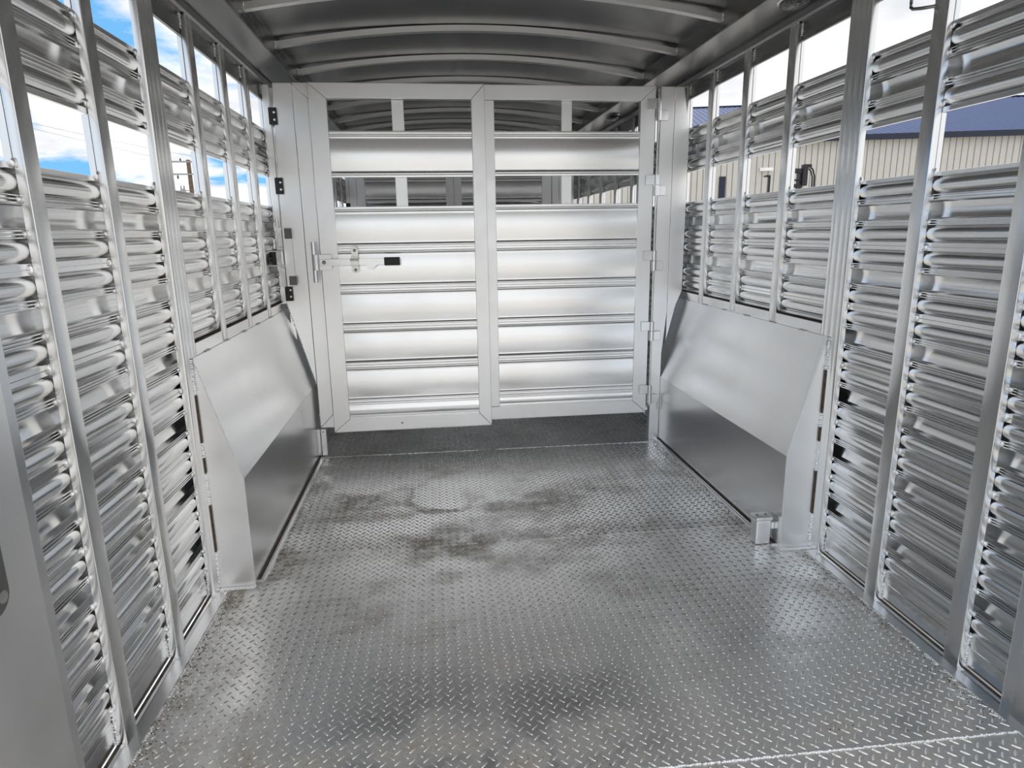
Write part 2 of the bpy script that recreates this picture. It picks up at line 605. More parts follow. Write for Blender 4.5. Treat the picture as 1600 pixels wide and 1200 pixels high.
    for y in posts + [yw]:
        if y > 4.0: continue
        wd = 0.0
        for i, z in enumerate(zt):
            if 2.1 < y and z < 0.83: continue
            if y == yw and z < 0.0: continue
            if i < 6:
                h = zt[i] - zt[i + 1]
                zz = [(z - 0.0 * h, 0.011)] + ([(z - 0.34 * h, 0.008), (z - 0.66 * h, 0.008)])
            else:
                zz = [(z, 0.006)]
            for zc, sz in zz:
                if 2.1 < y and zc < 0.83: continue
                it.append((s * (XS - 0.0015), y + wd - 0.002, zc + rnd.uniform(-.001, .001), 0.0058, 0.0075, sz * rnd.uniform(.85, 1.1)))
        for zc in (up_top - 0.010, up_top - 0.072, up_top - 0.138, up_bot + 0.022):
            it.append((s * (XS - 0.001), y - 0.001, zc, 0.0048, 0.006, 0.009))
        if y < 2.1:
            it += bead_line((s * (XS - 0.001), y - 0.001, 0.093), (s * (XS - 0.001), y - 0.001, 0.010), 0.0036, 0.0055)
            it += bead_line((s * (A + 0.002), y - 0.001, 0.006), (s * (XS - 0.002), y - 0.001, 0.006), 0.003, 0.005)
        it += bead_line((s * (A + 0.003), y, post_top + 0.001), (s * (A + 0.002), y + 0.045, post_top + 0.001), 0.003, 0.008)
        it += bead_line((s * (XS - 0.001), y, post_top), (s * (XS - 0.001), y, post_top - 0.040), 0.0035, 0.006)
    part('weld_bead', blobs_mesh(it), M_WELD, w, 'row of small shiny weld beads', kind='stuff')
    # broken bead along the floor rail
    it = []
    for a0, a1 in ((1.12, yw + 0.03),):
        it += bead_line((s * (A - 0.032), a0, 0.002), (s * (A - 0.032), a1, 0.002), 0.0028, 0.007, gap=lambda t: (int(t * 37) % 3 == 0))
    part('weld_bead', blobs_mesh(it), M_WELD, w, kind='stuff')
    return w


WL = wall(-1)
WR = wall(1)

# nose of the trailer, far beyond both gates
fr = root('wall_front', (0, Y_END, 0), 'dark aluminium nose wall closing the far end of the trailer', 'wall', kind='structure')
for i in range(10):
    z1 = 1.95 - i * 0.1935
    part('slat', extrude_profile(scaled(PROF, 0.1925), 0.004, lambda ss, d, t, z1=z1: (t, Y_END + d, z1 - ss), -1.06, 1.06), M_SLAT, fr)

# ------------------------------------------------------------------ floor of tread plate
fl = root('floor', (0, Y_REAR, 0), 'aluminium diamond tread plate floor with dirt stains and welded seams', 'floor', kind='structure')
# plate joints (left x,y  ->  right x,y)
SEAMS = [((-1.02, 1.140), (1.02, 1.112)), ((-1.02, 2.219), (1.02, 2.211)), ((-1.02, 3.290), (1.02, 3.263)), ((-1.02, 4.35), (1.02, 4.35)), ((-1.02, 5.4), (1.02, 5.4)), ((-1.02, 6.5), (1.02, 6.5))]
edges = [((-1.05, 0.86), (1.05, 0.86))] + [((-1.05, a[1]), (1.05, b[1])) for a, b in SEAMS] + [((-1.05, Y_END), (1.05, Y_END))]
for k in range(len(edges) - 1):
    (a, b), (c, d) = edges[k], edges[k + 1]
    g = 0.0012
    dz = (0.0, 0.0006, 0.0, 0.0008, 0, 0, 0)[k]
    q = [(a[0], a[1] + g, dz), (b[0], b[1] + g, dz), (d[0], d[1] - g, dz), (c[0], c[1] - g, dz)]
    part('tread_plate', plate([(x, y, z - 0.004) for x, y, z in q], 0.004), M_FLOOR, fl)
part('sub_floor', box(-1.09, 1.09, 0.86, Y_END + 0.05, -0.09, -0.0055, 0.003, 1), M_RAIL, fl)
# raised lugs of the tread plate: one lens-shaped bar per cell, turned alternately
s_ = 0.0156
xs = np.arange(-1.0, 1.0001, s_)
ys = np.arange(0.87, 4.7, s_)
ii, jj = np.meshgrid(np.arange(len(xs)), np.arange(len(ys)), indexing='ij')
X = xs[ii].ravel(); Y = ys[jj].ravel(); par = ((ii + jj) % 2).ravel()
keep = (ii % 2 == jj % 2).ravel()          # every lug points at the middle of its crosswise neighbours
par = (ii % 2).ravel()
for a, b in SEAMS[:4]:
    yy = a[1] + (b[1] - a[1]) * (X + 1.02) / 2.04
    keep &= np.abs(Y - yy) > 0.010
keep &= ~((np.abs(X) > 0.90) & (Y > 1.97) & (Y < 3.40))
keep &= np.abs(X) < 0.985
X, Y, par = X[keep], Y[keep], par[keep]
n = len(X)
L2, W2, H2 = 0.0122, 0.0029, 0.0021
loc = np.array([(-L2, 0, 0), (-L2 * .55, -W2 * .8, 0), (0, -W2, 0), (L2 * .55, -W2 * .8, 0), (L2, 0, 0), (L2 * .55, W2 * .8, 0), (0, W2, 0), (-L2 * .55, W2 * .8, 0),
                (-L2 * .62, 0, H2 * .9), (0, 0, H2), (L2 * .62, 0, H2 * .9)])
ang = np.where(par == 0, math.radians(45), math.radians(-45))
ca, sa = np.cos(ang), np.sin(ang)
VV = np.empty((n, 11, 3))
VV[:, :, 0] = X[:, None] + ca[:, None] * loc[None, :, 0] - sa[:, None] * loc[None, :, 1]
VV[:, :, 1] = Y[:, None] + sa[:, None] * loc[None, :, 0] + ca[:, None] * loc[None, :, 1]
VV[:, :, 2] = loc[None, :, 2] + 0.0002
lf = [(0, 1, 8), (1, 2, 9, 8), (2, 3, 10, 9), (3, 4, 10), (4, 5, 10), (5, 6, 9, 10), (6, 7, 8, 9), (7, 0, 8)]
faces = []
for k in range(n):
    o_ = 11 * k
    for f in lf: faces.append(tuple(i + o_ for i in f))
lug = bpy.data.meshes.new('lugs')
lug.from_pydata(VV.reshape(-1, 3).tolist(), [], faces)
part('tread_lug', lug, M_LUG, fl, 'raised diamond lugs', kind='stuff')
# weld lines on the seams
for k, (a, b) in enumerate(SEAMS[:3]):
    it = []
    if k == 0:
        it += bead_line((-1.0, a[1], 0.0006), (1.0, b[1], 0.0006), 0.0042, 0.006)
    elif k == 1:
        it += bead_line((-1.0, a[1], 0.0), (0.90, b[1], 0.0006), 0.0031, 0.006, gap=lambda t: (0.28 < t < 0.36) or (0.44 < t < 0.5) or t < 0.05)
    else:
        it += bead_line((-0.9, a[1], 0.0005), (0.87, b[1], 0.001), 0.0036, 0.006, gap=lambda t: 0.46 < t < 0.51)
    part('seam_weld', blobs_mesh(it), M_WELD, fl, 'thin weld line along a plate joint', kind='stuff')
# crumbs of dried dirt near the wall feet and joints
V = []; Fc = []
for _ in range(1500):
    r = rnd.random()
    if r < .45:
        sgn = rnd.choice((-1, 1)); x = sgn * (0.985 - abs(rnd.gauss(0, .018))); y = rnd.uniform(1.15, 2.0)
    elif r < .8:
        sgn = rnd.choice((-1, 1, 1)); x = sgn * (0.885 - abs(rnd.gauss(0, .03))); y = rnd.uniform(2.05, 3.3)
    else:
        x = rnd.uniform(-.9, .95); y = rnd.choice((2.225, 2.20, 1.15)) + rnd.gauss(0, .012)
    rr = rnd.uniform(.0008, .0028)
    k = len(V)
    V += [(x + rr * rnd.uniform(.6, 1.3), y, .0004), (x, y + rr, .0004), (x - rr, y, .0004), (x, y - rr, .0004), (x, y, rr * .8 + .0008)]
    Fc += [(k, k + 1, k + 4), (k + 1, k + 2, k + 4), (k + 2, k + 3, k + 4), (k + 3, k, k + 4)]
part('dirt_crumb', mesh_from(V, Fc), M_DIRT, fl, 'crumbs of dry brown dirt', kind='stuff')

# ------------------------------------------------------------------ roof
ce = root('ceiling', (0, Y_REAR, 1.9), 'dark arched aluminium sheet roof on curved cross bows', 'ceiling', kind='structure')
XL, XR = -0.918, 0.872
XC, XH = (XL + XR) / 2, (XR - XL) / 2


def arc(z_end, rise, nseg=28):
    return [(XC + XH * (2 * i / nseg - 1), z_end + rise * (1 - (2 * i / nseg - 1) ** 2)) for i in range(nseg + 1)]


bows = [1.19, 1.675, 2.16, 2.645, 3.132, 3.617, 4.10, 4.585, 5.07, 5.555, 6.04, 6.525, 7.01]
# sheets, each lapping over the next
up = arc(1.948, 0.072)
poly = [(x, z) for x, z in up] + [(x, z + 0.0015) for x, z in reversed(up)]
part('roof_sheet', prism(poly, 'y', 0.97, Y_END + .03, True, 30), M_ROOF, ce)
for yb in bows:
    lo = arc(1.912, 0.081)
    hi = [(x, z + 0.024) for x, z in lo]
    bm = bmesh.new()
    add_prism(bm, lo + hi[::-1], 'y', yb, yb + 0.032)
    part('roof_bow', bm_to_mesh(bm, True, 30), M_BOW, ce)
it = []
for yb in bows[1:6]:
    for xx in (XL + .002, XR - .002):
        it += bead_line((xx, yb + .001, 1.912), (xx, yb + .001, 1.938), 0.0035, 0.006)
part('weld_bead', blobs_mesh(it), M_WELD, ce, kind='stuff')
for s, xb, zb, lip in ((-1, XL, 1.876, 1.842), (1, XR, 1.884, 1.866)):
    # angle that carries the bow ends, and the smooth cove between it and the wall rail
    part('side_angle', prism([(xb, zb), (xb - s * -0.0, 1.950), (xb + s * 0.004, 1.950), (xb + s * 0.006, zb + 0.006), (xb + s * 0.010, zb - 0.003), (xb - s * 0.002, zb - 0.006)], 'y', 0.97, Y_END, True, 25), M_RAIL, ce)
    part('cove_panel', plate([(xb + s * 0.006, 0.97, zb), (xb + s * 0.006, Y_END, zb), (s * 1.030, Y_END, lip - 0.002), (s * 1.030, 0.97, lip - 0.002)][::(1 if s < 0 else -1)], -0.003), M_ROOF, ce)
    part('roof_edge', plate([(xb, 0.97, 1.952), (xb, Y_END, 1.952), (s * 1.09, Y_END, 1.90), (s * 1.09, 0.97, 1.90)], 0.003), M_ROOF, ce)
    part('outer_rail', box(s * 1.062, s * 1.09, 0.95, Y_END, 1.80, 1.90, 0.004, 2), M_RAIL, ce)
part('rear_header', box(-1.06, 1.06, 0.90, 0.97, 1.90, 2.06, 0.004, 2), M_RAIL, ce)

# ------------------------------------------------------------------ wheel covers
def wheel_cover(s):
    left = s < 0
    x_in = 0.912
    yn = 2.022 if left else 2.008
    yn2 = yn + 0.0035
    yf = 3.375
    zf, zt = (0.376, 0.768) if left else (0.351, 0.768)
    lab = ('sloped sheet aluminium wheel cover at the foot of the slatted wall under the sky side' if left else
           'sloped sheet aluminium wheel cover with a small capped tube at its foot')
    w = root('wheel_cover', (s * x_in, yn, 0), lab, 'wheel cover', 'pair of wheel covers')
    def q(pts): return pts if left else pts[::-1]
    part('side_panel', plate(q([(s * x_in, yn, -0.002), (s * x_in, yf, -0.002), (s * x_in, yf, zf), (s * x_in, yn2, zf)]), 0.003), M_SHEET, w)
    part('sloped_panel', plate(q([(s * x_in, yn2, zf), (s * x_in, yf, zf), (s * (A + .001), yf, zt), (s * (A + .001), yn2, zt)]), 0.003), M_SHEET, w)
    part('end_plate', plate(q([(s * (A + 0.004), yn, 0.0), (s * (x_in - 0.0), yn, 0.0), (s * (x_in - 0.0), yn, zf), (s * (A - 0.002), yn, zt - .004), (s * (A + 0.004), yn, zt - .004)][::-1]), 0.003), M_GATE, w)
    # base flange and edge bead
    part('base_flange', prism([(s * (x_in - 0.0015), 0.0), (s * (x_in - 0.0015), 0.007), (s * (x_in - 0.010), 0.008), (s * (x_in - 0.013), 0.004), (s * (x_in - 0.026), 0.004), (s * (x_in - 0.028), 0.0)], 'y', yn + .03, yf, True, 30), M_SHEET, w)
    part('base_flange', box(s * (A + .0), s * (x_in - .004), yn - 0.020, yn - .0015, 0.0, 0.005, 0.0015, 1), M_SHEET, w)
    it = bead_line((s * (x_in - .002), yn - .001, 0.01), (s * (x_in - .002), yn2 - .001, zf), 0.0016, 0.006)
    it += bead_line((s * (x_in - .002), yn2 - .001, zf), (s * (A - .002), 2.026, zt), 0.0016, 0.006)
    it += bead_line((s * (x_in - .004), yn - .003, 0.004), (s * (A - .004), yn - .022, 0.004), 0.004, 0.006)
    # stitches against the wide post and along the top ledge
    for (a0, a1) in ((0.03, 0.13), (0.30, 0.40), (0.46, 0.50), (0.66, 0.765)):
        it += bead_line((s * (A + .000), yn - .004, a0), (s * (A + .000), yn - .004, a1), 0.0060, 0.007)
    yy = 2.14
    while yy < 3.3:
        it += bead_line((s * (A - .001), yy, zt + .001), (s * (A - .001), yy + .045, zt + .001), 0.0035, 0.006)
        yy += 0.215
    it += bead_line((s * (x_in - .028), yn + .03, 0.002), (s * (x_in - .028), yf - .03, 0.002), 0.0025, 0.007, gap=lambda t: int(t * 29) % 4 == 0)
    part('weld_bead', blobs_mesh(it), M_WELD, w, 'stitch welds along the edges', kind='stuff')
    bmd = bmesh.new()
    add_box(bmd, s * (x_in - 0.004), s * (x_in - 0.0115), yn + .03, yf, 0.0072, 0.0095, 0, 1)
    for (a0, a1) in ((0.135, 0.295), (0.405, 0.455), (0.505, 0.655)):   # dark strips stand in for the shaded open gap beside the wide post
        add_box(bmd, s * (A - 0.0028), s * (A + 0.0015), yn - .0065, yn - .0032, a0, a1, 0, 1)
    part('joint_dirt_and_gap', bm_to_mesh(bmd), M_DIRT, w, kind='stuff')
    return w


WCL = wheel_cover(-1)
WCR = wheel_cover(1)

# small capped tube standing at the foot of the right wheel cover
bx = root('stub_tube', (0.878, 2.07, 0), 'short upright rectangular aluminium tube with a capped top by the wheel cover', 'tube')
part('tube_body', box(0.838, 0.896, 2.046, 2.094, 0.002, 0.094, 0.008, 4), M_GATE, bx)
part('cap', box(0.835, 0.899, 2.043, 2.097, 0.094, 0.110, 0.006, 3), M_GATE, bx)
for xx in (0.850, 0.882):
    part('hole', tube([(xx, 2.070, 0.1097), (xx, 2.070, 0.1105)], 0.0045, 12), M_BLACK, bx, 'dark drilled hole')
part('mount_tab', box(0.8965, 0.9085, 2.05, 2.056, 0.06, 0.085, 0.001, 1), M_WELD, bx)


# ------------------------------------------------------------------ gates
def gate_profile(h):
    """outer side of the same extrusion: broad gentle face between narrow ridges"""
    pr = [(0.0, 0.003), (0.001, 0.0012), (0.007, 0.0008), (0.0085, 0.003)]
    pr += [(0.011, 0.0034), (0.0135, 0.0008), (0.0175, 0.0), (0.0205, 0.0016), (0.0225, 0.0052)]
    for i in range(17):
        t = i / 16
        pr.append((0.026 + (0.1935 - 0.052) * t, 0.0066 - 0.0068 * math.sin(math.pi * t)))
    back = [(0.1935 - s, d) for s, d in reversed(pr[:9])]
    pr = pr + back
    return [(s * h / 0.1935, d) for s, d in pr]


def gate_slat(x0, x1, y, ztop, h):
    return extrude_profile(gate_profile(h), 0.003, lambda ss, d, t: (t, y + d, ztop - ss), x0, x1, angle=40)


def mitre_frame(parent, x0, x1, z0, z1, wl, wr, wt, wb, y, th, mat, names=('stile', 'rail')):
    g = 0.0006
    def pc(nm, poly): part(nm, prism(poly, 'y', y, y + th, bev=0.0022), mat, parent)
    pc(names[0], [(x0, z0 + g), (x0 + wl, z0 + wb + g), (x0 + wl, z1 - wt - g), (x0, z1 - g)])
    pc(names[0], [(x1, z0 + g), (x1, z1 - g), (x1 - wr, z1 - wt - g), (x1 - wr, z0 + wb + g)])
    pc(names[1], [(x0 + g, z1), (x0 + wl + g, z1 - wt), (x1 - wr - g, z1 - wt), (x1 - g, z1)])
    pc(names[1], [(x0 + g, z0), (x1 - g, z0), (x1 - wr - g, z0 + wb), (x0 + wl + g, z0 + wb)])


def screw(parent, x, y, z, r=0.006, mat=None, name='screw'):
    bm = bmesh.new()
    b2 = bmesh.new()
    bmesh.ops.create_uvsphere(b2, u_segments=12, v_segments=6, radius=1)
    for v in b2.verts: v.co = Vector((v.co.x * r, v.co.y * r * 0.45, v.co.z * r))
    merge(bm, b2, Matrix.Translation((x, y, z)))
    return part(name, bm_to_mesh(bm, True, 60), mat or M_STEEL, parent)


def slats_z(top, bottom):
    """joint heights of the gate's lower field"""
    return [top, 1.060, 0.866, 0.675, 0.486, 0.290, bottom]


# full-width swinging gate (its left half lies behind the inner leaf)
g = root('divider_gate', (0.83, Y_GATE, 0.15), 'wide slatted aluminium swing gate hung on round hinges by the right jamb', 'gate')
YG = 3.292
mitre_frame(g, -0.892, 0.832, 0.160, 1.808, 0.068, 0.076, 0.068, 0.070, YG, 0.034, M_GATE)
part('stile', box(-0.030, 0.036, YG + .001, YG + .033, 0.231, 1.739, 0.002, 2), M_GATE, g)
part('slat', gate_slat(0.034, 0.7575, YG + .006, 1.602, 0.208), M_GSLAT, g)
zz = slats_z(1.260, 0.229)
for i in range(6):
    part('slat', gate_slat(0.034, 0.7575, YG + .006, zz[i], zz[i] - zz[i + 1] - .0006), M_GSLAT, g)
part('centre_post', box(0.366, 0.418, YG + .0185, YG + .034, 0.229, 1.7395, 0.002, 2), M_GATE, g)
# stepped outer piece that follows the left wheel cover
poly = [(-0.976, 1.806), (-0.8935, 1.806), (-0.8935, 0.372), (-0.9345, 0.54), (-0.999, 0.775), (-1.000, 0.80)]
part('stepped_side_plate', prism([(-0.978, 1.806), (-0.8935, 1.806), (-0.8935, 0.385), (-1.004, 0.80)], 'y', YG + .001, YG + .034, bev=0.002), M_GATE, g, 'plate cut back to clear the wheel cover')
it = []
for (a0, a1) in ((1.795, 1.72), (1.49, 1.43), (1.02, 0.96), (0.66, 0.60)):
    it += bead_line((-0.8925, YG - .0005, a0), (-0.8925, YG - .0005, a1), 0.0032, 0.006)
it += bead_line((-1.003, YG, 0.80), (-0.894, YG, 0.385), 0.004, 0.012)
part('weld_bead', blobs_mesh(it), M_WELD, g, kind='stuff')


def hinge(parent, zc, zlow):
    """upper leaf on the gate, lower leaf on the jamb, knuckles round one pin"""
    bm = bmesh.new()
    y0 = YG - 0.012
    add_box(bm, 0.790, 0.838, y0 + .004, y0 + .010, zc + 0.002, zc + 0.050, 0.001, 1)
    add_tube(bm, [(0.846, y0 + .004, zc + 0.002), (0.846, y0 + .004, zc + 0.050)], 0.0125, 14)
    add_tube(bm, [(0.846, y0 + .004, zc - 0.050), (0.846, y0 + .004, zc - 0.001)], 0.0135, 14)
    add_box(bm, 0.852, 0.895, y0 + .004, y0 + .010, zc - 0.050, zc - 0.002, 0.0012, 1)
    return part('hinge', bm_to_mesh(bm, True, 40), M_POST, parent)


HZ = [1.700, 1.345, 0.972, 0.607, 0.264]
for zc in HZ: hinge(g, zc, 0)
part('hinge_pin', tube([(0.846, YG - .006, 0.20), (0.846, YG - .006, 1.795)], 0.0055, 10), M_STEEL, g)

# inner leaf hung in front of its left half
lf_ = root('inner_gate_leaf', (-0.82, 3.26, 0.14), 'slatted aluminium gate leaf with mitred frame and a black-tipped latch bar', 'gate')
YL = 3.254
mitre_frame(lf_, -0.818, -0.012, 0.142, 1.802, 0.082, 0.064, 0.068, 0.070, YL, 0.034, M_GATE)
part('slat', gate_slat(-0.738, -0.0745, YL + .006, 1.596, 0.208), M_GSLAT, lf_)
zz = slats_z(1.255, 0.211)
for i in range(6):
    part('slat', gate_slat(-0.738, -0.0745, YL + .006, zz[i], zz[i] - zz[i + 1] - .0006), M_GSLAT, lf_)
part('centre_post', box(-0.446, -0.390, YL + .0185, YL + .034, 0.211, 1.7325, 0.002, 2), M_GATE, lf_)
screw(lf_, -0.475, YL - .001, 0.178, 0.005, M_DSTEEL)

# latch on the inner leaf
la = root('gate_latch', (-0.80, 3.24, 1.0), 'long flat silver latch bar with black grip across the left gate leaf', 'latch')
part('pin', tube([(-0.845, 3.238, 0.905), (-0.845, 3.238, 1.095)], 0.0115, 14), M_POST, la)
part('pin_sleeve', tube([(-0.8375, 3.238, 0.962), (-0.8375, 3.238, 1.036)], 0.0165, 16), M_GATE, la)
part('mounting_plate', box(-0.840, -0.765, 3.238, 3.244, 0.962, 1.036, 0.0012, 2), M_GATE, la)
part('bar', prism([(-0.822, 0.984), (-0.600, 0.984), (-0.600, 0.978), (-0.588, 0.962), (-0.572, 0.962), (-0.552, 0.984), (-0.44, 0.984), (-0.44, 1.014), (-0.822, 1.014)], 'y', 3.228, 3.234, bev=0.0008), M_POST, la)
part('grip', box(-0.517, -0.442, 3.222, 3.2375, 0.979, 1.018, 0.003, 2), M_BLACK, la, 'black plastic grip')
bm = bmesh.new()
add_box(bm, -0.672, -0.640, 3.246, 3.2525, 0.95, 1.064, 0.0008, 1)
for zc in (1.05, 0.962):
    b2 = bmesh.new(); bmesh.ops.create_cone(b2, cap_ends=True, segments=16, radius1=0.019, radius2=0.019, depth=0.006)
    merge(bm, b2, Matrix.Translation((-0.656, 3.2495, zc)) @ Matrix.Rotation(math.pi / 2, 4, 'X'))
part('keeper', bm_to_mesh(bm, True, 40), M_STEEL, la)
bm = bmesh.new()
add_box(bm, -0.674, -0.638, 3.219, 3.2265, 0.982, 1.016, 0.001, 1)
add_box(bm, -0.674, -0.638, 3.2265, 3.246, 1.0155, 1.022, 0.001, 1)
add_box(bm, -0.674, -0.638, 3.2265, 3.246, 0.976, 0.9825, 0.001, 1)
add_tube(bm, [(-0.676, 3.217, 1.008), (-0.636, 3.217, 1.008)], 0.0045, 10)
part('keeper_loop', bm_to_mesh(bm, True, 40), M_STEEL, la)
for x_, z_ in ((-0.656, 1.052), (-0.656, 0.960)): screw(la, x_, 3.2455, z_, 0.0075, M_DSTEEL)
screw(la, -0.800, 3.2275, 0.999, 0.0095, M_DSTEEL, 'pivot_bolt')

# right jamb: two welded plates stepping round the wheel cover
jb = root('gate_jamb', (0.9, Y_GATE, 0), 'narrow aluminium hinge jamb stepping down around the right wheel cover', 'jamb')
part('jamb_plate', prism([(0.860, 1.808), (0.930, 1.808), (0.930, 0.70), (0.9085, 0.48), (0.9085, 0.0), (0.853, 0.0), (0.856, 0.9)], 'y', YG + .004, YG + .04, bev=0.002), M_GATE, jb)
part('jamb_plate', prism([(0.932, 1.808), (0.978, 1.808), (1.010, 1.60), (1.010, 0.815), (0.975, 0.74), (0.932, 0.545)], 'y', YG + .006, YG + .04, bev=0.002), M_GATE, jb)
it = []
for (a0, a1) in ((1.80, 1.75), (1.20, 1.15), (0.80, 0.75), (0.25, 0.18)):
    it += bead_line((0.931, YG + .004, a0), (0.931, YG + .004, a1), 0.0032, 0.006)
it += bead_line((0.895, YG + .002, 0.24), (0.895, YG + .002, 0.18), 0.006, 0.006)
part('weld_bead', blobs_mesh(it), M_WELD, jb, kind='stuff')
# left wall jamb carrying the stops and slam latch
jl = root('gate_jamb', (-1.0, Y_GATE, 0.8), 'narrow aluminium jamb strip holding black stops beside the left wall', 'jamb')
part('jamb_strip', box(-1.030, -1.000, YG + .012, YG + .06, 0.80, 1.80, 0.002, 2), M_GATE, jl)
part('jamb_strip', box(-1.000, -0.975, YG + .030, YG + .055, 0.60, 1.79, 0.002, 2), M_POST, jl)
# black stops
stop0 = None
for k, (zc, lab) in enumerate(((1.662, 'black rectangular bump stop with two bolts, topmost on the left jamb'),
                (1.354, 'black rectangular bump stop with two bolts, middle one on the left jamb'),
                (0.852, 'black rectangular bump stop with two bolts, lowest, under the slam latch'))):
    st = root('bump_stop', (-0.985, YG, zc), lab, 'stop', 'black bump stops on the left jamb')
    part('plate', box(-1.004, -0.968, YG - .010, YG - .0005, zc - .037, zc + .037, 0.0015, 1), M_BLACK, st)
    for dz in (-0.016, 0.016): screw(st, -0.978, YG - .0105, zc + dz, 0.0062, M_GATE, 'bolt')
# slam latch
sl = root('slam_latch', (-0.99, 3.25, 1.03), 'silver slam latch with square tube and grey pads on the left jamb', 'latch')
part('body', box(-0.990, -0.948, YG - .016, YG - .003, 0.885, 1.165, 0.0015, 1), M_GATE, sl)
part('pad', box(-0.980, -0.946, YG - .023, YG - .0165, 1.112, 1.160, 0.001, 1), M_GREYPAD, sl, 'grey ribbed pad')
part('pad', box(-0.976, -0.942, YG - .023, YG - .0165, 0.892, 0.935, 0.001, 1), M_GREYPAD, sl, 'grey ribbed pad')
bm = bmesh.new()
for (a, b, c, d) in ((-1.055, -0.992, 1.052, 1.058), (-1.055, -0.992, 0.986, 0.992)):
    add_box(bm, a, b, YG - .075, YG - .02, c, d, 0.0015, 1)
add_box(bm, -1.016, -0.992, YG - .075, YG - .02, 0.992, 1.052, 0.0015, 1)
part('square_tube', bm_to_mesh(bm, True, 40), M_POST, sl)
part('tube_mouth', box(-1.037, -1.0165, YG - .070, YG - .03, 0.993, 1.051, 0.0, 1), M_BLACK, sl, 'dark open end of the tube')
part('hinge_leaf', box(-1.014, -0.992, YG - .018, YG - .006, 1.075, 1.165, 0.001, 1), M_POST, sl)
part('hinge_leaf', box(-1.014, -0.992, YG - .018, YG - .006, 0.885, 0.975, 0.001, 1), M_POST, sl)
part('spring_rod', tube([(-1.010, YG - .020, 1.165), (-1.010, YG - .020, 1.205)], 0.006, 10), M_STEEL, sl)
part('spring_rod', tube([(-1.028, YG - .035, 1.066), (-1.028, YG - .035, 1.11)], 0.007, 10), M_STEEL, sl)
# strike bracket near the floor on the left
br = root('floor_bracket', (-0.895, Y_GATE, 0), 'small white folded bracket with bolts at the floor below the left gate post', 'bracket')
part('bracket_plate', box(-0.922, -0.899, YG + .004, YG + .012, 0.010, 0.152, 0.0015, 1), M_GATE, br)
part('bracket_plate', box(-0.895, -0.868, YG + .004, YG + .030, 0.010, 0.152, 0.0015, 1), M_GATE, br)
for x_ in (-0.911, -0.884): screw(br, x_, YG + .0035, 0.137, 0.004, M_DSTEEL)

# second divider further in
g2 = root('far_divider_gate', (0.8, 5.9, 0.15), 'shaded slatted divider gate far behind the first, seen through its gap', 'gate')
Y2 = 5.90
mitre_frame(g2, -0.905, 0.785, 0.160, 1.808, 0.070, 0.083, 0.068, 0.070, Y2, 0.034, M_GATE)
part('stile', box(-0.142, -0.076, Y2 - .002, Y2 + .036, 0.231, 1.739, 0.002, 2), M_GATE, g2)
part('stile', box(-0.072, -0.009, Y2 - .002, Y2 + .036, 0.231, 1.739, 0.002, 2), M_GATE, g2)
for xa, xb in ((-0.834, -0.144), (-0.007, 0.701)):
    part('slat', gate_slat(xa, xb, Y2 + .006, 1.602, 0.208), M_GSLAT, g2)
    zz = slats_z(1.260, 0.229)
    for i in range(6): part('slat', gate_slat(xa, xb, Y2 + .006, zz[i], zz[i] - zz[i + 1] - .0006), M_GSLAT, g2)
part('side_plate', box(-0.967, -0.907, Y2, Y2 + .034, 0.35, 1.806, 0.002, 1), M_GATE, g2)
part('side_plate', box(-0.998, -0.969, Y2 + .01, Y2 + .04, 0.75, 1.806, 0.002, 1), M_GATE, g2)
part('side_plate', box(0.795, 0.855, Y2, Y2 + .034, 0.0, 1.806, 0.002, 1), M_GATE, g2)
part('side_plate', box(0.858, 0.99, Y2 + .003, Y2 + .034, 0.75, 1.806, 0.002, 1), M_GATE, g2)
part('bump_stop', box(-1.0, -0.965, Y2 - .01, Y2 - .001, 1.318, 1.39, 0.001, 1), M_BLACK, g2, 'black bump stop')

# ------------------------------------------------------------------ small fittings
# dome lights under the right cove
def dome_light(y, lab):
    d = root('dome_light', (0.965, y, 1.865), lab, 'light', 'oval lights under the right roof edge')
    def zc(x): return 1.8835 - (x - 0.872) * 0.115 - 0.004
    def cap(rx, ry, h, base, z_off, seg=24, rings=6):
        bm = bmesh.new()
        prev = None
        for k in range(rings + 1):
            t = k / rings * math.pi / 2
            rr = math.cos(t); zz_ = -h * math.sin(t)
            ring = []
            for i in range(seg):
                a_ = 2 * math.pi * i / seg
                ca_, sa_ = math.cos(a_), math.sin(a_)
                x = 0.958 + rx * rr * ca_
                yy = y + ry * rr * (abs(sa_) ** 0.75) * (1 if sa_ > 0 else -1)
                ring.append(bm.verts.new((x, yy, zc(x) + zz_ + z_off)))
            if prev:
                for i in range(seg): bm.faces.new((prev[i], prev[(i + 1) % seg], ring[(i + 1) % seg], ring[i]))
            else:
                bm.faces.new(ring)
            prev = ring
            if k == rings: bm.faces.new(ring)
        bmesh.ops.remove_doubles(bm, verts=bm.verts, dist=1e-5)
        return bm_to_mesh(bm, True, 50)
    part('base_ring', cap(0.046, 0.098, 0.008, 0, 0.0), M_STEEL, d)
    lens = cap(0.040, 0.090, 0.022, 0, -0.004)
    part('lens', lens, M_LENS, d, 'dark honeycomb lens')
    return d


